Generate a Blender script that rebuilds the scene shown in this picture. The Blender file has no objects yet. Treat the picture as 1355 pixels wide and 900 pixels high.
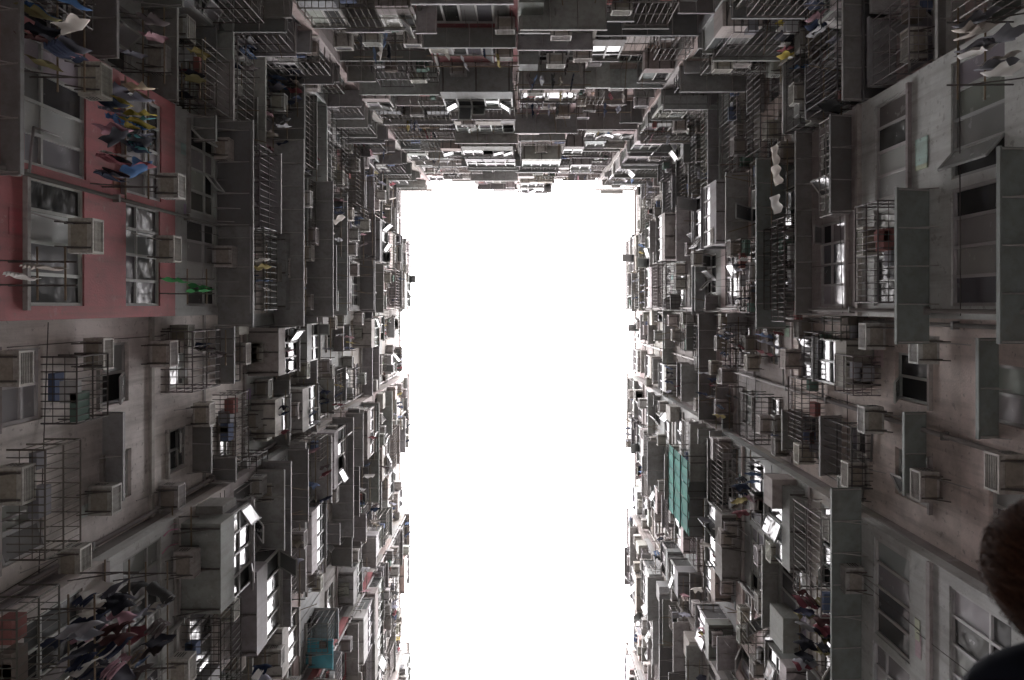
import bpy, math, random, bmesh
from mathutils import Vector, Matrix
R = random.Random(11)
F = 1033.0; VX=685.0; VY=405.0
CZ = 0.6           # camera height above ground
W = 7.3            # half width of courtyard (recess plane)
BAY = 0.5          # bay projection
D = 7.9
FL = 2.65; Z0 = 10.2; KMIN=-3; KMAX=13
ROOF = Z0+FL*(KMAX+1)

# ---------------------------------------------------------------- materials
MATS={}
def mat(name, col, rough=0.8, metal=0.0, dirt=0.5, streak=0.4, bump=0.15, scale=1.0, spec=0.3, dirtcol=(0.13,0.114,0.106), bscale=30, chips=0.0):
    m=bpy.data.materials.new(name); m.use_nodes=True
    nt=m.node_tree; N=nt.nodes; L=nt.links
    b=N['Principled BSDF']
    b.inputs['Roughness'].default_value=rough; b.inputs['Metallic'].default_value=metal
    b.inputs['Specular IOR Level'].default_value=spec
    at=N.new('ShaderNodeAttribute'); at.attribute_name='tint'
    mul=N.new('ShaderNodeMix'); mul.data_type='RGBA'; mul.blend_type='MULTIPLY'; mul.inputs[0].default_value=1
    mul.inputs[6].default_value=(*col,1); L.new(at.outputs['Color'],mul.inputs[7])
    last=mul.outputs[2]
    def layer(last,vec,sc,det,rg,lo,hi,amt,colr):
        n=N.new('ShaderNodeTexNoise'); n.inputs['Scale'].default_value=sc; n.inputs['Detail'].default_value=det; n.inputs['Roughness'].default_value=rg
        L.new(vec,n.inputs['Vector'])
        r=N.new('ShaderNodeMapRange'); r.inputs[1].default_value=lo; r.inputs[2].default_value=hi; r.inputs[3].default_value=0; r.inputs[4].default_value=amt
        L.new(n.outputs['Fac'],r.inputs[0])
        mx=N.new('ShaderNodeMix'); mx.data_type='RGBA'; L.new(r.outputs[0],mx.inputs[0]); L.new(last,mx.inputs[6]); mx.inputs[7].default_value=(*colr,1)
        return mx.outputs[2]
    if dirt>0 or streak>0:
        tc=N.new('ShaderNodeTexCoord'); v=tc.outputs['Object']
        last=layer(last,v,0.9*scale,9,.68,.42,.72,dirt,dirtcol)
        mp=N.new('ShaderNodeMapping'); mp.inputs['Scale'].default_value=(5*scale,5*scale,0.35*scale); L.new(v,mp.inputs[0])
        last=layer(last,mp.outputs[0],1,6,.6,.48,.75,streak,(dirtcol[0]*1.1,dirtcol[1]*1.05,dirtcol[2]))
        if chips>0:
            last=layer(last,v,7,4,.6,.62,.66,chips,(0.17,0.15,0.14))
            last=layer(last,v,3.1,8,.75,.60,.64,chips*.6,(0.56,0.53,0.50))
        if bump>0:
            n3=N.new('ShaderNodeTexNoise'); n3.inputs['Scale'].default_value=bscale; n3.inputs['Detail'].default_value=5; L.new(tc.outputs['Object'],n3.inputs['Vector'])
            bp=N.new('ShaderNodeBump'); bp.inputs['Strength'].default_value=bump; bp.inputs['Distance'].default_value=0.02; L.new(n3.outputs['Fac'],bp.inputs['Height']); L.new(bp.outputs[0],b.inputs['Normal'])
    L.new(last,b.inputs['Base Color'])
    MATS[name]=m; return m
mat('concrete',(0.45,0.415,0.395),0.9,dirt=0.55,streak=0.5,bump=0.3,chips=.45)
mat('grey_render',(0.39,0.40,0.39),0.85,dirt=0.45,streak=0.5,bump=0.25,chips=.35)
mat('red_paint',(0.34,0.115,0.12),0.8,dirt=0.5,streak=0.5,bump=0.25,chips=.3)
mat('pink_paint',(0.51,0.41,0.39),0.85,dirt=0.5,streak=0.5,bump=0.2,chips=.35)
mat('white_paint',(0.58,0.56,0.54),0.85,dirt=0.5,streak=0.55,bump=0.2,chips=.3)
mat('sheet_metal',(0.32,0.318,0.314),0.7,0.0,dirt=0.6,streak=0.4,bump=0.1,scale=1.6)
mat('dark_iron',(0.11,0.103,0.10),0.7,0.1,dirt=0.3,streak=0.2,bump=0.0,dirtcol=(0.13,0.09,0.07))
mat('frame_aluminium',(0.54,0.54,0.53),0.6,0.0,dirt=0.35,streak=0.25,bump=0.0)
mat('ac_casing',(0.52,0.495,0.465),0.7,dirt=0.6,streak=0.55,bump=0.05,scale=2.5)
mat('ac_dark',(0.06,0.06,0.06),0.7,dirt=0.2,streak=0,bump=0)
mat('pipe',(0.28,0.265,0.258),0.7,dirt=0.5,streak=0.3,bump=0.0)
mat('bamboo',(0.22,0.165,0.11),0.8,dirt=0.3,streak=0.3,bump=0)
mat('green_plastic',(0.09,0.27,0.235),0.9,dirt=0.3,streak=0.3,bump=0,spec=.1)
mat('cloth',(0.9,0.9,0.9),0.95,dirt=0.0,streak=0.0,bump=0,spec=0.05)
mat('interior',(0.05,0.05,0.05),0.9,dirt=0,streak=0)
mat('ground_paving',(0.45,0.43,0.42),0.9,dirt=0.3,streak=0,bump=0.3)
mat('skin',(0.5,0.32,0.24),0.5,dirt=0,streak=0)
mat('jacket',(0.012,0.014,0.02),0.95,dirt=0,streak=0,spec=.05)
mat('trousers',(0.03,0.04,0.07),0.9,dirt=0,streak=0)
mat('hair',(0.045,0.02,0.013),0.8,dirt=0,streak=0,spec=0.05)
mat('eye_white',(0.8,0.8,0.8),0.2,dirt=0,streak=0)
def glassmat():
    m=mat('window_glass',(1,1,1),0.05,0,dirt=0.0,streak=0.0,bump=0,spec=0.5)
    nt=m.node_tree;N=nt.nodes;L=nt.links;b=N['Principled BSDF']
    tc=N.new('ShaderNodeTexCoord'); n=N.new('ShaderNodeTexNoise'); n.inputs['Scale'].default_value=1.7; L.new(tc.outputs['Object'],n.inputs['Vector'])
    bp=N.new('ShaderNodeBump'); bp.inputs['Strength'].default_value=0.25; bp.inputs['Distance'].default_value=0.05; L.new(n.outputs['Fac'],bp.inputs['Height']); L.new(bp.outputs[0],b.inputs['Normal'])
    b.inputs['IOR'].default_value=1.4
    n2=N.new('ShaderNodeTexNoise'); n2.inputs['Scale'].default_value=5; n2.inputs['Detail'].default_value=6; L.new(tc.outputs['Object'],n2.inputs['Vector'])
    r=N.new('ShaderNodeMapRange'); r.inputs[1].default_value=.4; r.inputs[2].default_value=.7; r.inputs[3].default_value=.03; r.inputs[4].default_value=.3; L.new(n2.outputs['Fac'],r.inputs[0]); L.new(r.outputs[0],b.inputs['Roughness'])
glassmat()

# ---------------------------------------------------------------- mesh builder
class MB:
    def __init__(s): s.v=[];s.f=[];s.m=[];s.t=[];s.slots=[];s.smooth=[]
    def slot(s,n):
        if n not in s.slots: s.slots.append(n)
        return s.slots.index(n)
    def faces(s,vs,fs,mt,tint=(1,1,1),smooth=False):
        o=len(s.v); s.v.extend(vs); k=s.slot(mt)
        for f in fs:
            s.f.append(tuple(o+i for i in f)); s.m.append(k); s.t.append(tint); s.smooth.append(smooth)
    def build(s,name,parent=None,origin=None):
        me=bpy.data.meshes.new(name)
        o=Vector(origin) if origin is not None else Vector((0,0,0))
        vs=[(a[0]-o.x,a[1]-o.y,a[2]-o.z) for a in s.v]
        me.from_pydata(vs,[],s.f)
        for n in s.slots: me.materials.append(MATS[n])
        me.polygons.foreach_set('material_index',s.m)
        me.polygons.foreach_set('use_smooth',s.smooth)
        ca=me.color_attributes.new('tint','FLOAT_COLOR','CORNER')
        buf=[]
        for f,t in zip(s.f,s.t): buf.extend((t[0],t[1],t[2],1.0)*len(f))
        ca.data.foreach_set('color',buf)
        me.update()
        ob=bpy.data.objects.new(name,me); bpy.context.scene.collection.objects.link(ob)
        ob.location=o
        if parent: ob.parent=parent
        return ob
BOXF=[(0,3,2,1),(4,5,6,7),(0,1,5,4),(1,2,6,5),(2,3,7,6),(3,0,4,7)]
BOXR=[tuple(reversed(f)) for f in BOXF]
class Frame:
    def __init__(s,kind):
        s.kind=kind
    def P(s,a,d,z):
        z+=CZ
        if s.kind=='L': return (-W+d,a,z)
        if s.kind=='R': return (W-d,a,z)
        if s.kind=='T': return (a,-D+d,z)
        if s.kind=='B': return (a,32-d,z)
    def box(s,mb,mt,a0,a1,d0,d1,z0,z1,tint=(1,1,1)):
        P=s.P
        vs=[P(a0,d0,z0),P(a1,d0,z0),P(a1,d1,z0),P(a0,d1,z0),P(a0,d0,z1),P(a1,d0,z1),P(a1,d1,z1),P(a0,d1,z1)]
        mb.faces(vs,BOXR if s.kind in ('L','B') else BOXF,mt,tint)
    def hexa(s,mb,mt,c,tint=(1,1,1)):
        mb.faces([s.P(*p) for p in c],BOXR if s.kind in('L','B') else BOXF,mt,tint)
    def beam(s,mb,mt,p,q,r=0.012,tint=(1,1,1),n=4):
        beam(mb,mt,s.P(*p),s.P(*q),r,tint,n)
def beam(mb,mt,p,q,r=0.012,tint=(1,1,1),n=4,r2=None):
    p=Vector(p);q=Vector(q);ax=(q-p)
    if ax.length<1e-6:return
    ax.normalize(); u=ax.orthogonal().normalized(); w=ax.cross(u); r2=r if r2 is None else r2
    vs=[];
    for c,rr in((p,r),(q,r2)):
        for i in range(n):
            a=2*math.pi*(i+.5)/n; vs.append(tuple(c+u*math.cos(a)*rr+w*math.sin(a)*rr))
    fs=[(i,(i+1)%n,n+(i+1)%n,n+i) for i in range(n)]+[tuple(range(n-1,-1,-1)),tuple(range(n,2*n))]
    mb.faces(vs,fs,mt,tint,n>5)
def g(v): return (v,v,v)
def jit(base=1,a=0.12,c=0.03):
    v=base*(1+R.uniform(-a,a)); return (v*(1+R.uniform(-c,c)),v*(1+R.uniform(-c,c)),v*(1+R.uniform(-c,c)))

# ---------------------------------------------------------------- elements
def glass_tint():
    r=R.random()
    if r<0.34: return jit(0.07,0.5)
    if r<0.68: return jit(0.19,0.5,0.08)
    if r<0.95: return jit(0.36,0.3,0.06)
    return jit(0.55,0.2,0.04)
def window(fr,mb,a0,a1,z0,z1,d,cols=None,rows=2,ft=None,openp=0.18):
    ft=ft or jit(1,0.25,0.03)
    wd=a1-a0; cols=cols or max(2,int(round(wd/0.46)))
    fm='frame_aluminium'; t=0.025
    fr.box(mb,fm,a0,a1,d-0.05,d+0.02,z0,z0+2*t,ft); fr.box(mb,fm,a0,a1,d-0.05,d+0.02,z1-2*t,z1,ft)
    zs=[z0+2*t,z1-2*t]
    zt=z0+(z1-z0)*R.choice([0.3,0.35,0.62,0.66]) if rows==2 else None
    cw=wd/cols
    for i in range(cols+1):
        c=a0+i*cw; lo=c-t if 0<i<cols else (c if i==0 else c-2*t); 
        fr.box(mb,fm,lo,lo+2*t,d-0.048,d+0.018,zs[0],zs[1],ft)
    for i in range(cols):
        b0=a0+i*cw+(t if i else 2*t); b1=a0+(i+1)*cw-(t if i<cols-1 else 2*t)
        spans=[(zs[0],zs[1])] if zt is None else [(zs[0],zt-t),(zt+t,zs[1])]
        if zt is not None: fr.box(mb,fm,b0,b1,d-0.046,d+0.016,zt-t,zt+t,ft)
        tt=glass_tint()
        for (q0,q1) in spans:
            if R.random()<0.3: tt=glass_tint()
            if R.random()<openp and q1-q0>0.4:
                fr.box(mb,'interior',b0,b1,d-0.045,d-0.03,q0,q1)
                ang=math.radians(R.uniform(12,50)); s_=math.sin(ang); c_=math.cos(ang)
                if R.random()<0.3:
                    Lz=q1-q0; ob,zb=d+0.03+Lz*s_,q1-Lz*c_
                    pts=[(b0,d+0.03,q1),(b1,d+0.03,q1),(b1,ob,zb),(b0,ob,zb)]
                else:
                    Lw=b1-b0; sgn=R.random()<0.5
                    if sgn: pts=[(b0,d+0.03,q0),(b0,d+0.03,q1),(b0+Lw*c_,d+0.03+Lw*s_,q1),(b0+Lw*c_,d+0.03+Lw*s_,q0)]
                    else: pts=[(b1,d+0.03,q0),(b1,d+0.03,q1),(b1-Lw*c_,d+0.03+Lw*s_,q1),(b1-Lw*c_,d+0.03+Lw*s_,q0)]
                mb.faces([fr.P(*p) for p in pts],[(0,1,2,3)],'window_glass',jit(.25,.5))
                for i2 in range(4): fr.beam(mb,fm,pts[i2],pts[(i2+1)%4],0.024,ft)
            else:
                dd=d-0.02+R.uniform(-0.006,0.006)
                mb.faces([fr.P(b0,dd,q0),fr.P(b1,dd,q0),fr.P(b1,dd+R.uniform(-.008,.008),q1),fr.P(b0,dd,q1)],[(0,1,2,3)],'window_glass',tt)
def ac(fr,mb,a,z,d,w=0.5,h=0.35,p=0.36,tint=None,detail=True):
    t=tint or jit(0.85,0.3,0.05); a0=a-w/2;a1=a+w/2; d0=d+0.04; d1=d+p+R.uniform(-0.05,0.07)
    fr.box(mb,'ac_casing',a0,a1,d0,d1,z,z+h,t)
    e=0.035
    fr.box(mb,'ac_dark',a0+e,a1-e,d1+0.002,d1+0.008,z+e,z+h-e)
    fr.box(mb,'ac_casing',a0,a0+e,d1+.002,d1+0.03,z,z+h,t);fr.box(mb,'ac_casing',a1-e,a1,d1+.002,d1+0.03,z,z+h,t)
    fr.box(mb,'ac_casing',a0+e,a1-e,d1+.002,d1+0.03,z,z+e,t);fr.box(mb,'ac_casing',a0+e,a1-e,d1+.002,d1+0.03,z+h-e,z+h,t)
    if detail:
        n=7
        for i in range(n):
            zz=z+e+(h-2*e)*(i+.5)/n; fr.box(mb,'ac_casing',a0+e,a1-e,d1+0.012,d1+0.022,zz-0.006,zz+0.006,t)
        for i in range(4):
            dd=d0+0.06+i*0.05
            fr.box(mb,'ac_dark',a0-0.004,a0-0.001,dd,dd+0.02,z+0.1,z+h-0.08); fr.box(mb,'ac_dark',a1+0.001,a1+0.004,dd,dd+0.02,z+0.1,z+h-0.08)
        fr.box(mb,'ac_casing',a0+0.05,a1-0.05,d0+0.05,d1-0.05,z-0.012,z-0.002,(t[0]*.7,t[1]*.66,t[2]*.6))
    for aa in (a0+0.08,a1-0.08):
        fr.beam(mb,'dark_iron',(aa,d,z-0.025),(aa,d1+0.02,z-0.025),0.014)
        fr.beam(mb,'dark_iron',(aa,d,z-0.28),(aa,d1-0.08,z-0.03),0.011)
    if detail and R.random()<0.5:
        x=a0+0.1; fr.beam(mb,'pipe',(x,d0+0.1,z-0.01),(x+R.uniform(-.1,.1),d+0.03,z-0.9),0.01,g(1.5),5)
def canopy(fr,mb,a0,a1,z,d,p,tint=None,mt='sheet_metal'):
    t=tint or jit(1,0.5,0.04); sl=R.uniform(0.02,0.14)
    c=[(a0,d,z),(a1,d,z),(a1,d+p,z-sl),(a0,d+p,z-sl)]
    c=c+[(x,y,zz+0.025) for x,y,zz in c]
    fr.hexa(mb,mt,c,t)
    fr.box(mb,mt,a0,a1,d+p+0.001,d+p+0.03,z-sl-0.05,z-sl+0.03,t)
    n=max(2,int((a1-a0)/0.6))
    for i in range(n+1):
        x=a0+0.03+(a1-a0-0.06)*i/n
        fr.beam(mb,'pipe',(x,d+0.01,z-0.02),(x,d+p-0.01,z-sl-0.02),0.012,g(1.6))
        if R.random()<0.8: fr.beam(mb,'pipe',(x,d,z-0.3),(x,d+p*0.7,z-sl*0.7-0.03),0.009,g(1.6))
def cage(fr,mb,a0,a1,z0,z1,d,p,dense=0.14,solid=0):
    m='dark_iron'; r=0.014; t=jit(1.2,0.5,0.1)
    if R.random()<.25: t=jit(3,.3)
    for z in (z0,z1,(z0+z1)/2):
        fr.beam(mb,m,(a0,d+p,z),(a1,d+p,z),r,t); fr.beam(mb,m,(a0,d,z),(a0,d+p,z),r,t); fr.beam(mb,m,(a1,d,z),(a1,d+p,z),r,t)
    n=max(2,int((a1-a0)/dense))
    for i in range(n+1):
        a=a0+(a1-a0)*i/n
        fr.beam(mb,m,(a,d+p,z0),(a,d+p,z1),0.007 if 0<i<n else r,t)
        fr.beam(mb,m,(a,d,z0),(a,d+p,z0),0.009,t)
        if solid==0 and i%2==0: fr.beam(mb,m,(a,d,z1),(a,d+p,z1),0.007,t)
    k=max(2,int(p/0.16))
    for i in range(1,k):
        dd=d+p*i/k
        fr.beam(mb,m,(a0,dd,z0),(a1,dd,z0),0.007,t); fr.beam(mb,m,(a0,dd,z0),(a0,dd,z1),0.007,t); fr.beam(mb,m,(a1,dd,z0),(a1,dd,z1),0.007,t)
    if solid: canopy(fr,mb,a0-0.05,a1+0.05,z1+0.06,d,p+0.08)
    for i in range(R.randint(0,4)):
        w=R.uniform(0.15,0.45); a=R.uniform(a0,a1-w) if a1-a0>w else a0; q=R.uniform(0.1,max(.11,min(0.3,p-0.1)))
        dd=R.uniform(d+0.02,max(d+.03,d+p-q))
        fr.box(mb,'cloth',a,a+w,dd,dd+q,z0+0.02,z0+R.uniform(0.12,0.4),R.choice([(.3,.3,.32),(.2,.17,.15),(.5,.5,.5),(.14,.2,.17),(.3,.14,.13),(.14,.17,.26)]))
def closed_box(fr,mb,a0,a1,z0,z1,d,p,mt='grey_render'):
    t=jit(.85,0.25,0.05); ft=jit(0.8,0.3,0.05)
    fr.box(mb,mt,a0,a1,d,d+p,z0-0.06,z0,t)
    fr.box(mb,'sheet_metal',a0-0.03,a1+0.03,d,d+p+0.05,z1,z1+0.05,jit(1,.3))
    zs=z0+(z1-z0)*R.uniform(0.25,0.45)
    fr.box(mb,mt,a0,a1,d+p-0.04,d+p,z0,zs,t); fr.box(mb,mt,a0,a0+0.04,d,d+p-0.04,z0,zs,t); fr.box(mb,mt,a1-0.04,a1,d,d+p-0.04,z0,zs,t)
    window(fr,mb,a0,a1,zs,z1,d+p-0.03,rows=R.choice([1,2,2]),ft=ft,openp=0.2)
    for aa in(a0,a1-0.03):
        fr.box(mb,'window_glass',aa+0.008,aa+0.022,d+0.03,d+p-0.09,zs+0.03,z1-0.03,glass_tint())
        fr.box(mb,'frame_aluminium',aa,aa+0.03,d,d+0.03,zs,z1,ft); fr.box(mb,'frame_aluminium',aa,aa+0.03,d+0.03,d+p-0.085,zs,zs+0.03,ft)
    for i in range(3):
        a=a0+0.1+(a1-a0-0.2)*i/2
        fr.beam(mb,'dark_iron',(a,d,z0-0.45),(a,d+p*0.8,z0-0.07),0.016); fr.beam(mb,'dark_iron',(a,d,z0-0.085),(a,d+p,z0-0.085),0.02)
CL=[(.03,.03,.04),(.06,.07,.11),(.5,.5,.52),(.7,.68,.66),(.2,.07,.08),(.45,.28,.31),(.14,.19,.3),(.25,.22,.18),(.07,.07,.07),(.02,.03,.06),(.12,.1,.1),(.3,.3,.35),(.6,.56,.52),(.2,.2,.22),(.4,.33,.14)]
def garment(fr,mb,a,d0,z,w=0.45,L=0.65,kind=None,col=None,rot=0.0):
    kind=kind or R.choice(['shirt','shirt','trousers','towel','shirt'])
    col=col or R.choice(CL); nu,nv=8,9
    cr,sr=math.cos(rot),math.sin(rot); ph=R.uniform(0,6); am=R.uniform(0.01,0.035); sw=R.uniform(-0.05,0.05)
    def pt(u,v,hw,c):
        x=c+u*hw; y=am*math.sin(u*5+ph+v*2)*(0.3+v)+0.02*math.sin(v*6+ph)+sw*v
        zz=z-v*L-(0.10*abs(u)**1.5 if kind=='shirt' else 0.015*math.cos(u*6+ph))
        return fr.P(a+y*cr+x*sr, d0+x*cr-y*sr, zz)
    def sheet(cf,hf,v0,v1):
        vs=[];fs=[]
        for j in range(nv+1):
            v=v0+(v1-v0)*j/nv
            for i in range(nu+1): vs.append(pt(-1+2*i/nu,v,hf(v),cf))
        for j in range(nv):
            for i in range(nu):
                q=j*(nu+1)+i; fs.append((q,q+1,q+nu+2,q+nu+1))
        mb.faces(vs,fs,'cloth',col,True)
    hw=w/2
    if kind=='shirt':
        sheet(0,lambda v: hw*(0.45+v*5.0 if v<0.1 else (1.15 if v<0.3 else (1.15-(v-0.3)*4 if v<0.4 else 0.72+0.1*v))),0,1)
    elif kind=='trousers':
        sheet(0,lambda v:hw*0.5,0,0.25); sheet(-hw*0.28,lambda v:hw*0.22,0.25,1.2); sheet(hw*0.28,lambda v:hw*0.22,0.25,1.2)
    else: sheet(0,lambda v:hw,0,1)
def rack(fr,mb,a0,a1,z,d,p,n=None,cols=None,mode=0,dens=0.11):
    for a in (a0-0.05,a1+0.05):
        fr.beam(mb,'dark_iron',(a,d,z),(a,d+p+0.15,z+0.03),0.013); fr.beam(mb,'dark_iron',(a,d,z-0.35),(a,d+p*0.8,z),0.01)
    rods=[p*0.5,p] if p>0.6 else [p*0.8]
    for q in rods: fr.beam(mb,'bamboo',(a0-0.25,d+q,z+0.02),(a1+0.25,d+q,z+0.03),0.014,(1,1,1),6)
    n=n or max(2,int((a1-a0)/dens))
    for i in range(n):
        a=a0+(a1-a0)*(i+R.uniform(0.2,.8))/n
        q=R.choice(rods)
        c=None
        if cols: c=R.choice(cols)
        garment(fr,mb,a,d+q,z-0.03,w=R.uniform(0.32,0.46),L=R.uniform(0.35,0.65),rot=R.gauss(0,0.25)+(math.pi/2 if mode else 0),col=c,kind='towel' if mode else None)

# ---------------------------------------------------------------- building wings
NEAR={'L','R'}
def build_wing(kind,segs,name,paintf,smin,smax):
    fr=Frame(kind)
    root=bpy.data.objects.new(name,None); bpy.context.scene.collection.objects.link(root)
    walls=MB();wins=MB();ext=MB();acs=MB();cans=MB();cag=MB();pip=MB();lau=MB()
    fr.box(walls,'interior',smin,smax,-9,-0.32,-CZ,ROOF+0.3)
    fr.box(walls,'concrete',smin,smax,-9,-0.3,ROOF+0.31,ROOF+0.5)
    for si,(s0,s1,dep) in enumerate(segs):
        bay=dep>0.2
        corner=(kind in NEAR and s1<=-3.9) or (kind=='T' and (s0<-5 or s1>5))
        if bay:
            for k in range(KMIN,KMAX+1):
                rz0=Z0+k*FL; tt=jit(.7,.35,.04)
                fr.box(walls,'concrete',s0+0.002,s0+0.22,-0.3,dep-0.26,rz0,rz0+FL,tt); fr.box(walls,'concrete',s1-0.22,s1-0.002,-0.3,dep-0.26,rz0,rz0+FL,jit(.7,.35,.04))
        fr.box(walls,'concrete',s0,s1,dep-0.26,dep,-CZ,Z0+KMIN*FL,jit(1.2,.1))
        length=s1-s0
        for k in range(KMIN,KMAX+1):
            zb=Z0+k*FL; zt=zb+FL; PS=1.0 if k<10 else (.8 if k<12 else .5)
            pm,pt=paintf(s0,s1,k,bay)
            explicit = kind in NEAR and k<=3 and -4.5<s0<8
            if bay: 
                nW=max(1,int(round(length/2.1))); m=0.2; gap=0.16
            else: nW=max(1,int(round(length/1.95))); m=0.45; gap=0.75
            if corner: m=.25; gap=.4
            cw=(length-2*m-gap*(nW-1))/nW
            ops=[]
            for i in range(nW):
                a=s0+m+i*(cw+gap); b=a+cw
                if bay:
                    zl=zb+R.choice([0.55,0.6,0.7]); zh=zb+R.choice([2.0,2.05,2.1])
                else:
                    c=(a+b)/2+R.uniform(-.12,.12); hw=min(cw/2,R.choice([0.45,0.55,0.6])); a,b=c-hw,c+hw
                    zl=zb+R.choice([0.75,0.85,0.95]); zh=zl+R.choice([1.05,1.15,1.3])
                ops.append((a,b,zl,zh))
            cur=s0
            for (a,b,zl,zh) in ops:
                fr.box(walls,pm,cur,a,dep-0.25,dep,zb,zt,pt)
                fr.box(walls,pm,a,b,dep-0.25,dep,zb,zl,pt); fr.box(walls,pm,a,b,dep-0.25,dep,zh,zt,pt)
                cur=b
            fr.box(walls,pm,cur,s1,dep-0.25,dep,zb,zt,pt)
            if R.random()<0.45: fr.box(walls,'concrete',s0+0.01,s1-0.01,dep+0.001,dep+R.uniform(0.03,0.09),zb-0.07,zb+0.05,jit(.9,.2))
            for q in range(R.randint(0,3)):
                a=R.uniform(s0+.1,s1-.5); fr.box(walls,pm,a,a+R.uniform(.2,.45),dep+0.001,dep+R.uniform(0.006,0.02),zb+R.uniform(0.05,.4),zb+R.uniform(.45,.55),tuple(x*R.uniform(.75,1.25) for x in pt))
            if corner:
                r=R.random(); p=R.uniform(.45,1.0)*PS
                c0=s0+.03
                if r<.6: canopy(fr,cans,c0,s1-.02,zb-.1,dep+.006,p)
                if r>.25: cage(fr,cag,c0+R.uniform(.0,.4),s1-R.uniform(.05,.4),zb+.3,zb+R.uniform(1.2,2.1),dep+.003,p*.9,dense=.16,solid=R.random()<.5)
                if R.random()<.6: closed_box(fr,ext,c0+.02,c0+R.uniform(.7,1.2),zb+.4,zb+2.2,dep+.004,R.uniform(.3,.7)*PS,R.choice(['grey_render','concrete','white_paint']))
            # things filling the recesses of the end wing, against the bay returns
            if kind=='T' and not bay:
                if R.random()<.55: canopy(fr,cans,s0+.01,s1-.01,zb-.13,dep+.009,R.uniform(.4,.85)*PS)
                for x in (s0+.01,s1-.91):
                    r=R.random()
                    if r<.3: cage(fr,cag,x,x+.9,zb+.5,zb+1.5,dep+.008,R.uniform(.6,.95)*PS)
                    elif r<.6: closed_box(fr,ext,x,x+.9,zb+.5,zb+R.uniform(1.6,2.3),dep+.008,R.uniform(.6,.95)*PS,R.choice(['grey_render','concrete','pink_paint']))
                    elif r<.8: canopy(fr,cans,x,x+.9,zb+R.uniform(.6,2),dep+.012,R.uniform(.6,.95)*PS)
                    else: ac(fr,acs,x+.45,zb+R.uniform(.4,1.6),dep+R.uniform(.1,.5)*PS,detail=False)
            elif kind in NEAR and not bay and not explicit and R.random()<.22: canopy(fr,cans,s0+.01,s1-.01,zb-.13,dep+.009,R.uniform(.4,.7)*PS)
            if (not explicit or k>=2) and not corner:
                for e,sg in((s0,1),(s1,-1)):
                    r=R.random(); x0,x1=(e+.03,e+R.uniform(.5,.9)) if sg>0 else (e-R.uniform(.5,.9),e-.03)
                    z=zb+R.uniform(.1,1.6)
                    if r<.22: ac(fr,acs,(x0+x1)/2,z,dep+.002,detail=k<8)
                    elif r<.40: canopy(fr,cans,x0,x1,z,dep+.008,R.uniform(.3,.7)*PS)
                    elif r<.55: cage(fr,cag,x0,x1,z,z+R.uniform(.5,1),dep+.007,R.uniform(.3,.6)*PS)
                    elif r<.68: fr.box(ext,R.choice(['sheet_metal','grey_render','white_paint','concrete']),x0,x1,dep+.002,dep+R.uniform(.25,.6)*PS,z,z+R.uniform(.4,1.0),jit(.8,.3,.05))
            for (a,b,zl,zh) in ops:
                window(fr,wins,a,b,zl,zh,dep-0.09 if not bay else dep-0.05,rows=R.choice([1,2,2]),openp=(0.04 if k<=1 else .12) if bay else 0.3)
                if not bay or R.random()<0.3: fr.box(walls,'concrete',a-0.06,b+0.06,dep+0.001,dep+0.07,zl-0.08,zl-0.005,jit(.9,.2))
                r=R.random(); e0=a-R.uniform(0,0.12); e1=b+R.uniform(0,0.12)
                if bay:
                    e0=max(e0,s0+0.02+R.uniform(0,.05)); e1=min(e1,s1-0.02-R.uniform(0,.05))
                if explicit and k<=1: r=0.99
                if corner and r<.3: r=.85
                if r<0.22: closed_box(fr,ext,e0,e1,zl-R.uniform(.1,.4),zh+R.uniform(0.02,.2),dep+0.002,R.uniform(0.35,0.85)*PS,R.choice(['grey_render','concrete','concrete','white_paint','pink_paint','sheet_metal']))
                elif r<0.46: cage(fr,cag,e0,e1,zl-R.uniform(0,.3),zl+R.uniform(0.8,1.5),dep+0.002,R.uniform(0.4,0.8)*PS,solid=R.random()<0.45)
                elif r<0.72: canopy(fr,cans,e0-0.1,e1+0.1,zh+R.uniform(.1,.25),dep+0.002,R.uniform(0.35,0.85)*PS)
                elif r<0.80: 
                    canopy(fr,cans,e0,e1,zl-0.15,dep+0.002,R.uniform(0.3,0.5)); cage(fr,cag,e0,e1,zl-.1,zl+.6,dep+0.003,R.uniform(.3,.5))
                if not explicit:
                    for q in range(R.choice([0,1,1,2,2])):
                        pos=R.choice([(b+0.35,zl+R.uniform(-.1,.5)),(a+R.uniform(.3,.7),zl-0.62),(a-0.35,zl+R.uniform(-.1,.5)),((a+b)/2,zl-0.58)])
                        if s0+.2<pos[0]<s1-.2: ac(fr,acs,pos[0],pos[1],dep+(0.002 if R.random()<.5 or k>11 else R.uniform(0.05,.45)),detail=k<8)
                    if R.random()<(0.28 if kind!='R' else .16):
                        rack(fr,lau,a,b,zl+R.uniform(0.3,1.2),dep,R.uniform(0.6,0.95)*PS,dens=0.16,n=R.randint(3,9) if k<8 else R.randint(3,6))
                    elif R.random()<0.25 and k<12:
                        for q in range(R.randint(1,3)):
                            aa=R.uniform(a,b); fr.beam(lau,'bamboo',(aa,dep,zl+.3),(aa+R.uniform(-.3,.3),dep+R.uniform(.6,1.1),zl+R.uniform(.3,.8)),0.012,(1,1,1),5)
        if bay:
            for k in range(2,KMAX):
                if R.random()<0.3: canopy(fr,cans,s0-R.uniform(0,.15),s1+R.uniform(0,.15),Z0+k*FL+FL-.12,dep+0.004,R.uniform(.35,.8)*(1 if k<10 else .6))
        fr.box(walls,'concrete',s0,s1,dep-0.25,dep,ROOF,ROOF+0.9,jit(1,.2)); fr.box(walls,'concrete',s0-.02,s1+.02,dep-0.3,dep+R.uniform(0.06,.12),ROOF+0.901,ROOF+1.0,jit(1,.1))
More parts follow.
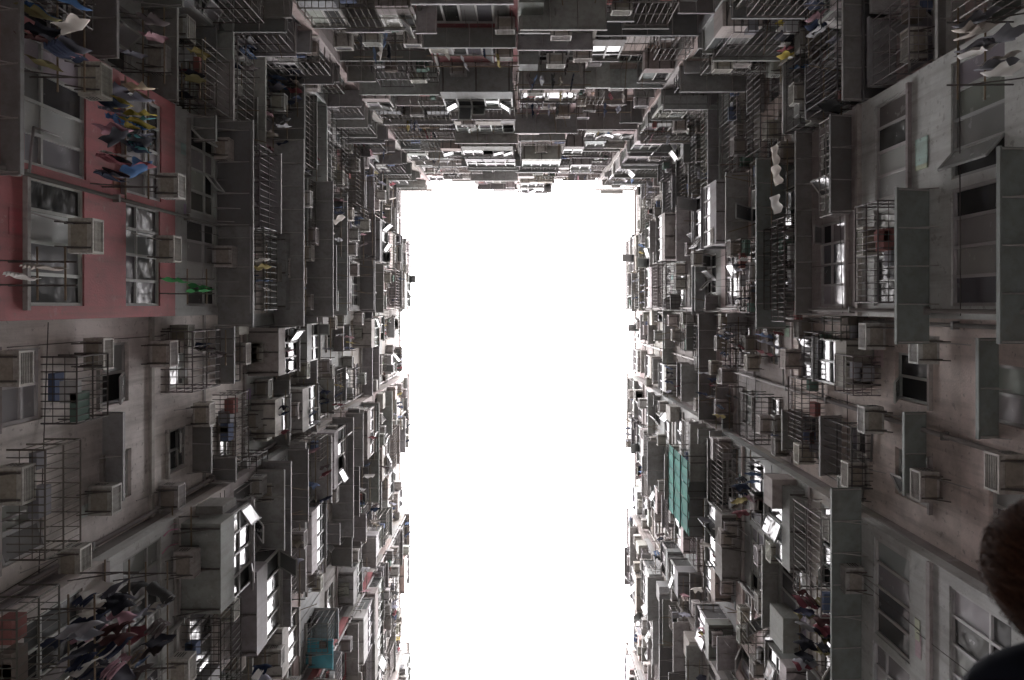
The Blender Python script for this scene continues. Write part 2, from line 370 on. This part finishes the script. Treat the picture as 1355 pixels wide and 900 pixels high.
        if R.random()<.6 and s1-s0>1.8:
            a=R.uniform(s0,s1-1.5); fr.box(ext,'sheet_metal',a,a+1.4,dep-2,dep-0.1+R.uniform(0,.35),ROOF+1.02,ROOF+R.uniform(1.5,2.5),jit(1,.3))
        for q in range(3):
            a=R.uniform(s0,s1); fr.beam(ext,'dark_iron',(a,dep-.1,ROOF+1),(a+R.uniform(-.2,.2),dep+R.uniform(0,.4),ROOF+R.uniform(1.5,2.5)),0.02)
        for q in range(2 if not bay else 1):
            a=R.choice([s0+0.12,s1-0.12,(s0+s1)/2+R.uniform(-.2,.2)]); r=R.uniform(0.03,0.055); dd=dep+r+0.03
            fr.beam(pip,'pipe',(a,dd,-CZ),(a,dd,ROOF+.9),r,jit(1,.4),8)
            for k in range(KMIN,KMAX+1):
                z=Z0+k*FL+R.uniform(0,.4); fr.box(pip,'pipe',a-r-.03,a+r+.03,dep+0.001,dd+r+.012,z,z+0.06,jit(.9,.3))
                if R.random()<.45:
                    b=a+R.choice([-1,1])*R.uniform(.4,1.3)
                    if s0<b<s1: fr.beam(pip,'pipe',(a,dd,z+.3),(b,dep+.05,z+.42),r*.6,jit(1,.4),6); fr.beam(pip,'pipe',(b,dep+.05,z+.42),(b,dep+.05,z+1.0),r*.6,g(1),6)
        for q in range(4):
            a=R.uniform(s0+.05,s1-.05); z=R.uniform(8,30)
            for j in range(5): fr.beam(pip,'dark_iron',(a,dep+.02,z),(a+R.uniform(-.1,.1),dep+.02,z+2.5),0.008); z+=2.4
        for q in range(5):
            z=R.uniform(8,45); x=R.uniform(.02,.05); fr.beam(pip,'dark_iron',(s0+.05,dep+x,z),(s1-.05,dep+x,z+R.uniform(-.3,.3)),0.009)
    for mb,n in((walls,'walls'),(wins,'windows'),(ext,'extensions'),(acs,'air_conditioning_units'),(cans,'sheet_metal_canopies'),(cag,'window_cages'),(pip,'drain_pipes'),(lau,'laundry')):
        if mb.v: mb.build(n,root)
    return fr
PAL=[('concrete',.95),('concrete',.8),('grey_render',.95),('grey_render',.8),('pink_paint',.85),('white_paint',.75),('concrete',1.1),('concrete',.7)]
def randpaint_floor_light(k=5):
    m,v=R.choice(PAL); v*= 1.35 if k<4 else (1.1 if k<7 else .85)  # random paint, with light painted in: low floors lifted, high floors dimmed
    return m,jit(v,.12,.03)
def pL(s0,s1,k,bay):  # low-floor tints raised, putting extra light into the wall colour
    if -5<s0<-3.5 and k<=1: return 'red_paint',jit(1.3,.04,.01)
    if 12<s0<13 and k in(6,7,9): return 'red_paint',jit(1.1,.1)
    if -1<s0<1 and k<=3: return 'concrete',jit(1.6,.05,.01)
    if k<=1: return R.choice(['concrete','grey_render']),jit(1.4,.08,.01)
    return randpaint_floor_light(k)
def pR(s0,s1,k,bay):  # here too the lower walls are brightened by tint, standing in for light
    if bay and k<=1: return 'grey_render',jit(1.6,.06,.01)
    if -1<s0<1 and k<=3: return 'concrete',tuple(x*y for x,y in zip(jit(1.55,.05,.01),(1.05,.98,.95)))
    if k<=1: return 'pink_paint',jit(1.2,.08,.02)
    return randpaint_floor_light(k)
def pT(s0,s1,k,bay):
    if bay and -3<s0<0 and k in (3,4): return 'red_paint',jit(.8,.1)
    return ('pink_paint',jit(.9,.15)) if R.random()<.4 else randpaint_floor_light(6)
side=[(-7.2,-4.0,.0),(-4.0,0.2,BAY),(0.2,4.2,0),(4.2,8.4,BAY),(8.4,12.5,0),(12.5,16.7,BAY),(16.7,20.8,0),(20.8,25,BAY),(25,32,0)]
top=[(-7.2,-5.3,.7),(-5.3,-2.5,0),(-2.5,0,.6),(0.0,2.05,.8),(2.05,4.8,0),(4.8,7.2,.7)]
fL=build_wing('L',side,'apartment_building',pL,-8.5,32)
fR=build_wing('R',side,'apartment_building.001',pR,-8.5,32)
fT=build_wing('T',top,'apartment_building.002',pT,-17,17)
fB=build_wing('B',[(-7.2,-3,0),(-3,3,.6),(3,7.2,0)],'apartment_building.003',pT,-17,17)

# ---------------------------------------------------------------- hand placed items on the low floors
def loc(fr,px,py,w):
    off=abs(px-VX); h=F*w/off; return (py-VY)*w/off, h
def baydep(s):
    for a,b,d in side:
        if a<=s<b: return d
    return 0
def place_ac(fr,px,py,proj=0.38):
    s,h=loc(fr,px,py,W-0.4-proj*0.5); dep=baydep(s)
    s,h=loc(fr,px,py,W-dep-proj*0.55); 
    mb=MB(); ac(fr,mb,s,h-0.17,dep+R.uniform(0.01,.1),p=proj,w=R.uniform(.46,.56),h=R.uniform(.32,.37),tint=jit(1.1,.2,.04)); mb.build('air_conditioner',origin=fr.P(s,dep,h))
for p in [(118,108),(205,80),(272,125),(295,198),(225,247),(112,313),(222,330),(295,340),(350,293),(372,355),(315,468),(125,468),(212,468),(12,487),(265,548),(20,640),(136,660),(240,745),(95,745),(235,885),(385,205),(410,315),(352,650),(300,805),(345,570)]:
    place_ac(fL,*p)
for p in [(975,300),(1230,463),(1050,475),(1158,555),(1335,625),(1228,642),(1135,628),(1028,730),(1130,765),(1020,390),(950,310),(1150,320),(1085,150),(1000,480),(1160,445),(1070,600),(1215,60),(960,590)]:
    place_ac(fR,*p)
def place_canopy(fr,x0,x1,y0,y1,tint=None,name='metal_canopy',mt='sheet_metal'):
    o=max(abs(x0-VX),abs(x1-VX)); i=min(abs(x0-VX),abs(x1-VX)); sm=((y0+y1)/2-VY)/o*W; dep=baydep(sm)
    w=W-dep; h=F*w/o; p=w-i*h/F; a0=(y0-VY)*(w-p*.5)/((o+i)/2); a1=(y1-VY)*(w-p*.5)/((o+i)/2)
    mb=MB(); canopy(fr,mb,a0,a1,h,dep+0.003,p,tint,mt); mb.build(name,origin=fr.P(a0,dep,h))
for c in [(0,30,-60,232),(288,335,160,432),(362,402,185,432),(135,163,545,662),(405,440,240,420)]: place_canopy(fL,*c,tint=jit(.9,.2,.02))
for c in [(1182,1230,250,455),(1320,1358,195,455),(1292,1322,447,580),(1196,1226,545,655),(1100,1140,645,900),(1000,1040,210,435),(1180,1150,-60,20)]: place_canopy(fR,*c,tint=(.72,.81,.78))
def place_cage(fr,x0,x1,y0,y1,p=.55,zh=.9,tint=None):
    w=W-.3; xm=(x0+x1)/2; s,_=loc(fr,xm,(y0+y1)/2,w); dep=baydep(s); w=W-dep-p/2
    a0,h=loc(fr,xm,y0,w); a1,_=loc(fr,xm,y1,w)
    mb=MB(); cage(fr,mb,a0,a1,h-zh/2,h+zh/2,dep+.01,p,dense=.11); mb.build('window_cage',origin=fr.P(a0,dep,h))
for c in [(35,82,588,728),(80,118,470,555),(290,320,520,610),(0,45,790,900),(285,380,600,625)]: place_cage(fL,*c)
for c in [(1030,1060,290,425),(1075,1105,440,500),(1150,1185,270,400),(1120,1150,470,520),(1060,1075,500,580)]: place_cage(fR,*c)
def place_rack(fr,x0,x1,y0,y1,cols=None,mode=0,n=None,dens=0.1):
    xc=(x0+x1)/2; s,h=loc(fr,xc,(y0+y1)/2,W-1.0); dep=baydep(s); p=0.75; w=W-dep-0.5
    s,h=loc(fr,xc,(y0+y1)/2,w)
    a0,_=loc(fr,xc,y0,w); a1,_=loc(fr,xc,y1,w)
    mb=MB(); rack(fr,mb,a0,a1,h+0.25,dep,p,cols=cols,mode=mode,n=n,dens=dens); mb.build('hanging_laundry',origin=fr.P((a0+a1)/2,dep,h))
dark=[(.03,.03,.04),(.05,.06,.1),(.1,.1,.12),(.35,.35,.38),(.3,.27,.14),(.1,.05,.05)]
wht=[(.7,.68,.65),(.6,.55,.5),(.8,.78,.75)]
mixc=[(.5,.4,.1),(.55,.3,.36),(.1,.2,.4),(.65,.63,.6),(.04,.05,.08),(.06,.06,.07),(.1,.3,.32),(.6,.5,.38),(.2,.2,.25),(.35,.12,.14)]
for a in [((140,190,115,240),mixc,0,None,.055),((318,350,335,400),None,0,None,.1),((265,290,452,470),None,0,4),((370,388,80,140),mixc,0,None,.12),((100,175,770,895),dark+wht[:2]+[(.5,.3,.35)],0,None,.06),((180,205,770,890),None,0,None,.12),((235,262,372,385),[(.08,.35,.12),(.05,.05,.06)],0,3),((45,100,0,90),dark+wht[:2]+mixc[1:3],0,None,.1),((212,245,692,725),[(.7,.35,.45),(.6,.3,.4)],0,4),((75,100,820,890),wht+dark,0,None,.12),((30,60,350,372),wht,0,2),((232,250,95,110),dark,0,2)]:
    place_rack(fL,*a[0],*a[1:])
for a in [((1025,1055,195,280),wht,1,3),((1038,1065,15,90),mixc,0,None,.1),((1095,1130,105,150),[(.03,.03,.03)],0,5),((1280,1335,25,100),wht+[(.08,.09,.12),(.2,.2,.22)],0,9),((1060,1100,785,880),dark+[(.25,.08,.1)],0,None,.08),((982,1000,610,680),None,0,None,.1),((925,950,490,530),None,0,5),((1010,1035,435,470),None,0,5),((985,1000,340,400),wht+dark,0,None,.13),((965,985,430,460),None,0,5)]:
    place_rack(fR,*a[0],*a[1:])
# turquoise plastic sheet screen hung in front of the bay on a frame
mb=MB(); dS=BAY+.95
for i in range(9):
    x=5.33+.28*i; fR.box(mb,'green_plastic',x,x+.275,dS+(.02 if i%2 else 0),dS+.012+(.02 if i%2 else 0),26.6,30.1,jit(1,.15))
for z in (26.6,27.8,29,30.1):
    fR.beam(mb,'dark_iron',(5.3,dS+.05,z),(7.87,dS+.05,z),.022)
    for x in(5.35,6.6,7.85): fR.beam(mb,'dark_iron',(x,BAY,z),(x,dS-.03,z),.018)
mb.build('green_awning',origin=fR.P(6.6,dS,26.6))
place_canopy(fL,405,440,845,885,(1.2,1.3,1.8),'green_awning','green_plastic')

# ---------------------------------------------------------------- ground
me=bpy.data.meshes.new('ground'); S=600; me.from_pydata([(-S,-S,0),(S,-S,0),(S,S,0),(-S,S,0)],[],[(0,1,2,3)]); me.materials.append(MATS['ground_paving'])
ca=me.color_attributes.new('tint','FLOAT_COLOR','CORNER'); ca.data.foreach_set('color',[1.0]*16)
o=bpy.data.objects.new('ground',me); bpy.context.scene.collection.objects.link(o)

# ---------------------------------------------------------------- person (standing, facing +X, taking a picture)
person=bpy.data.objects.new('person',None); bpy.context.scene.collection.objects.link(person)
HX,HY,HZ=0.742,0.345,1.60
def setmat(me,name):
    me.materials.append(MATS[name]); ca=me.color_attributes.new('tint','FLOAT_COLOR','CORNER'); ca.data.foreach_set('color',[1.0]*(4*len(me.loops)))
def skin(name,verts,edges,rad,mt,root=0,sub=2):
    me=bpy.data.meshes.new(name); me.from_pydata(verts,edges,[]); me.materials.append(MATS[mt])
    ob=bpy.data.objects.new(name,me); bpy.context.scene.collection.objects.link(ob); ob.parent=person
    bpy.context.view_layer.objects.active=ob
    m=ob.modifiers.new('skin','SKIN'); m.use_smooth_shade=True
    for i,v in enumerate(me.skin_vertices[0].data):
        r=rad[i]; v.radius=(r,r) if not isinstance(r,tuple) else r; v.use_root=(i==root)
    s=ob.modifiers.new('sub','SUBSURF'); s.levels=sub; s.render_levels=sub
    dg=bpy.context.evaluated_depsgraph_get(); m2=bpy.data.meshes.new_from_object(ob.evaluated_get(dg)); ob.modifiers.clear()
    ca=m2.color_attributes.new('tint','FLOAT_COLOR','CORNER'); ca.data.foreach_set('color',[1.0]*(4*len(m2.loops)))
    m2.materials.clear(); m2.materials.append(MATS[mt]); ob.data=m2
    for p in m2.polygons: p.use_smooth=True
    return ob
bx,by=HX-0.03,HY
V=[(bx,by,.98),(bx,by,1.12),(bx,by,1.28),(bx,by,1.40),(bx+.01,by,1.46),
   (bx-.02,by+.15,1.42),(bx-.155,by+.135,1.535),(bx+.08,by+.10,1.575),
   (bx,by-.16,1.39),(bx+.06,by-.22,1.22),(bx+.18,by-.10,1.48)]
E=[(0,1),(1,2),(2,3),(3,4),(3,5),(5,6),(6,7),(3,8),(8,9),(9,10)]
skin('jacket',V,E,[.15,.135,.15,.12,.07,.085,.075,.045,.072,.056,.042],'jacket')
skin('trousers',[(bx,by,.97),(bx,by+.09,.88),(bx+.02,by+.10,.48),(bx-.02,by+.11,.09),(bx,by-.09,.88),(bx+.02,by-.10,.48),(bx-.02,by-.11,.09)],[(0,1),(1,2),(2,3),(0,4),(4,5),(5,6)],[.14,.095,.062,.05,.095,.062,.05],'trousers')
for s in(1,-1): skin('shoe',[(bx-.05,by+s*.11,.05),(bx+.05,by+s*.115,.05),(bx+.16,by+s*.12,.035)],[(0,1),(1,2)],[.045,.045,.033],'interior')
skin('neck',[(bx+.01,by,1.42),(HX-.005,by,1.52)],[(0,1)],[.058,.055],'skin')
def hand(c,side_):
    cx,cy,cz=c
    skin('palm',[(cx,cy,cz),(cx+.04,cy-.01*side_,cz+.02),(cx+.075,cy-.015*side_,cz+.035)],[(0,1),(1,2)],[.024,.030,.032],'skin')
    for i,l in enumerate([.9,1,.95,.75]):
        a=(cx+.075,cy-.015*side_,cz+.065-.02*i); 
        skin('finger_%d'%(i+1),[a,(a[0]+.035*l,a[1]-.012*side_,a[2]),(a[0]+.045*l,a[1]-.037*side_*l,a[2]),(a[0]+.035,a[1]-.055*side_*l,a[2])],[(0,1),(1,2),(2,3)],[.0095,.009,.008,.007],'skin',sub=1)
    skin('thumb',[(cx+.02,cy-.01*side_,cz),(cx+.035,cy-.035*side_,cz-.005),(cx+.06,cy-.05*side_,cz)],[(0,1),(1,2)],[.012,.011,.009],'skin',sub=1)
hand((bx+.09,by+.09,1.575),1); hand((bx+.19,by-.09,1.49),-1)
mb=MB()
def wbox(mb,mt,x0,x1,y0,y1,z0,z1,t=(1,1,1)):
    mb.faces([(x0,y0,z0),(x1,y0,z0),(x1,y1,z0),(x0,y1,z0),(x0,y0,z1),(x1,y0,z1),(x1,y1,z1),(x0,y1,z1)],BOXF,mt,t)
wbox(mb,'ac_dark',bx+.19,bx+.24,by-.06,by+.06,1.55,1.63); beam(mb,'ac_dark',(bx+.241,by,1.59),(bx+.30,by,1.62),.032,n=20); wbox(mb,'ac_dark',bx+.195,bx+.235,by-.02,by+.02,1.631,1.65)
mb.build('handheld_camera',person)
bm=bmesh.new(); bmesh.ops.create_uvsphere(bm,u_segments=48,v_segments=32,radius=1)
for v in bm.verts:
    x,y,z=v.co; fx=max(0,x)
    X=x*.098; Y=y*.076*(1-.12*fx); Z=z*.118
    if z<0: Y*=1-.28*(-z)**1.5; X=X*(1-.12*(-z)) +.012*fx*(-z)
    X+=.026*math.exp(-((y/.14)**2+((z+.12)/.16)**2))*(x>0) + .006*math.exp(-((y/.3)**2+((z+.5)/.05)**2))*(x>0)
    for s in(1,-1): X-=.010*math.exp(-(((y-s*.4)/.16)**2+((z-.02)/.12)**2))*(x>0)
    X+=.005*math.exp(-((y/.6)**2+((z-.2)/.08)**2))*(x>0)
    v.co=(X,Y,Z)
me=bpy.data.meshes.new('head'); bm.to_mesh(me); bm.free()
for p in me.polygons:p.use_smooth=True
setmat(me,'skin'); ho=bpy.data.objects.new('head',me); bpy.context.scene.collection.objects.link(ho); ho.location=(HX,HY,HZ); ho.parent=person; ho.rotation_euler=(0,-.1,0)
for s in(1,-1):
    skin('ear',[(HX-.005,HY+s*.072,HZ-.02),(HX-.012,HY+s*.080,HZ+.012)],[(0,1)],[(.010,.012),(.012,.016)],'skin')
    mb=MB(); beam(mb,'eye_white',(HX+.082,HY+s*.03,HZ+.012),(HX+.086,HY+s*.03,HZ+.013),.011,n=12); mb.build('eye',person)
# hair: bob-length mass that covers back, sides and nape, plus strands
bm=bmesh.new(); bmesh.ops.create_uvsphere(bm,u_segments=56,v_segments=40,radius=1)
for v in list(bm.verts):
    if v.co.x>0.42 and v.co.z<0.5: bm.verts.remove(v)
for v in bm.verts:
    x,y,z=v.co
    n=1+.035*math.sin(math.atan2(y,x)*14+z*3)+.02*math.sin(math.atan2(y,x)*31)
    zz=z*.127 if z>0 else z*.15
    f=1 if z>-.2 else 1-.25*(-z-.2)
    v.co=(x*.112*n*f-.008,y*.098*n*f,zz)
me=bpy.data.meshes.new('hair_mass'); bm.to_mesh(me); bm.free()
for p in me.polygons:p.use_smooth=True
setmat(me,'hair'); hc=bpy.data.objects.new('hair_mass',me); bpy.context.scene.collection.objects.link(hc); hc.location=(HX,HY,HZ); hc.parent=person
hms=[]
for cc in ((.055,.024,.014),(.085,.038,.022),(.04,.018,.011)):
    hm=MATS['hair'].copy(); hm.name='hair_strand'
    for l in list(hm.node_tree.links):
        if l.to_socket.name=='Base Color': hm.node_tree.links.remove(l)
    hm.node_tree.nodes['Principled BSDF'].inputs['Base Color'].default_value=(*cc,1); hms.append(hm)
cu=bpy.data.curves.new('hair_strands','CURVE'); cu.dimensions='3D'; cu.bevel_depth=.001; cu.bevel_resolution=0
for hm in hms: cu.materials.append(hm)
for i in range(5200):
    zc=R.uniform(-.85,1); ph=R.uniform(1.0,2*math.pi-1.0) if zc<.65 else R.uniform(0,2*math.pi)
    th=math.acos(zc)
    q=Vector((math.cos(ph)*math.sin(th)*.112-.008, math.sin(ph)*math.sin(th)*.098, zc*(.127 if zc>0 else .15)))
    wob=R.gauss(0,.18); clump=math.sin(ph*11)*.2
    n=7; Ls=R.uniform(.06,.14); pts=[q.copy()]; lift=R.uniform(1.0,1.06)+(.06 if R.random()<.04 else 0)
    for j in range(n):
        t=Vector((-.2+R.gauss(0,.06),clump+wob+.2*math.sin(j*1.3+ph*5),-1)).normalized()
        nn=Vector((q.x/.112**2,q.y/.098**2,q.z/.14**2)).normalized()
        t=(t-nn*t.dot(nn)*.9).normalized()
        q=q+t*Ls/n
        az=.127 if q.z>0 else .152
        e=((q.x+.008)/(.112*lift))**2+(q.y/(.098*lift))**2+(q.z/(az*lift))**2
        if e<1 and e>.01: e=math.sqrt(e); q=Vector(((q.x+.008)/e-.008,q.y/e,q.z/e))
        pts.append(q.copy())
    sp=cu.splines.new('POLY'); sp.points.add(n); sp.material_index=R.randint(0,2)
    for k2,pp in enumerate(pts): sp.points[k2].co=(pp.x+HX,pp.y+HY,pp.z+HZ,1); sp.points[k2].radius=1-.1*k2
co=bpy.data.objects.new('hair_strands',cu); bpy.context.scene.collection.objects.link(co); co.parent=person

# ---------------------------------------------------------------- sky / light
w=bpy.data.worlds.new('World'); bpy.context.scene.world=w; w.use_nodes=True
nt=w.node_tree; bg=nt.nodes['Background']; sky=nt.nodes.new('ShaderNodeTexSky'); sky.sky_type='NISHITA'; sky.sun_disc=False
EL=math.radians(68); AZ=math.radians(200); sky.sun_elevation=EL; sky.sun_rotation=AZ
mx=nt.nodes.new('ShaderNodeMix'); mx.data_type='RGBA'; mx.inputs[0].default_value=0.9
nt.links.new(sky.outputs[0],mx.inputs[6]); mx.inputs[7].default_value=(123,119,121,1)   # bright white overcast layer
nt.links.new(mx.outputs[2],bg.inputs[0]); bg.inputs[1].default_value=0.1
sl=bpy.data.lights.new('sun','SUN'); sl.energy=0.5; sl.angle=math.radians(40); sl.color=(1,.97,.94)
so=bpy.data.objects.new('sun',sl); bpy.context.scene.collection.objects.link(so)
dv=Vector((math.sin(AZ)*math.cos(EL),math.cos(AZ)*math.cos(EL),math.sin(EL))); so.rotation_euler=dv.to_track_quat('Z','Y').to_euler(); so.location=(0,0,80)
# ---------------------------------------------------------------- camera
c=bpy.data.cameras.new('camera'); co=bpy.data.objects.new('camera',c); bpy.context.scene.collection.objects.link(co)
co.location=(0,0,CZ); co.rotation_euler=(math.pi,0,0); c.sensor_width=36; c.lens=F/1355*36
c.shift_x=-(VX-677.5)/1355; c.shift_y=-(450-VY)/1355; c.clip_end=2000; c.clip_start=.05
c.dof.use_dof=True; c.dof.focus_distance=22; c.dof.aperture_fstop=5.6
sc=bpy.context.scene; sc.camera=co
sc.view_settings.view_transform='Standard'; sc.view_settings.look='None'; sc.view_settings.exposure=0
print('faces',sum(len(o.data.polygons) for o in bpy.data.objects if o.type=='MESH'))
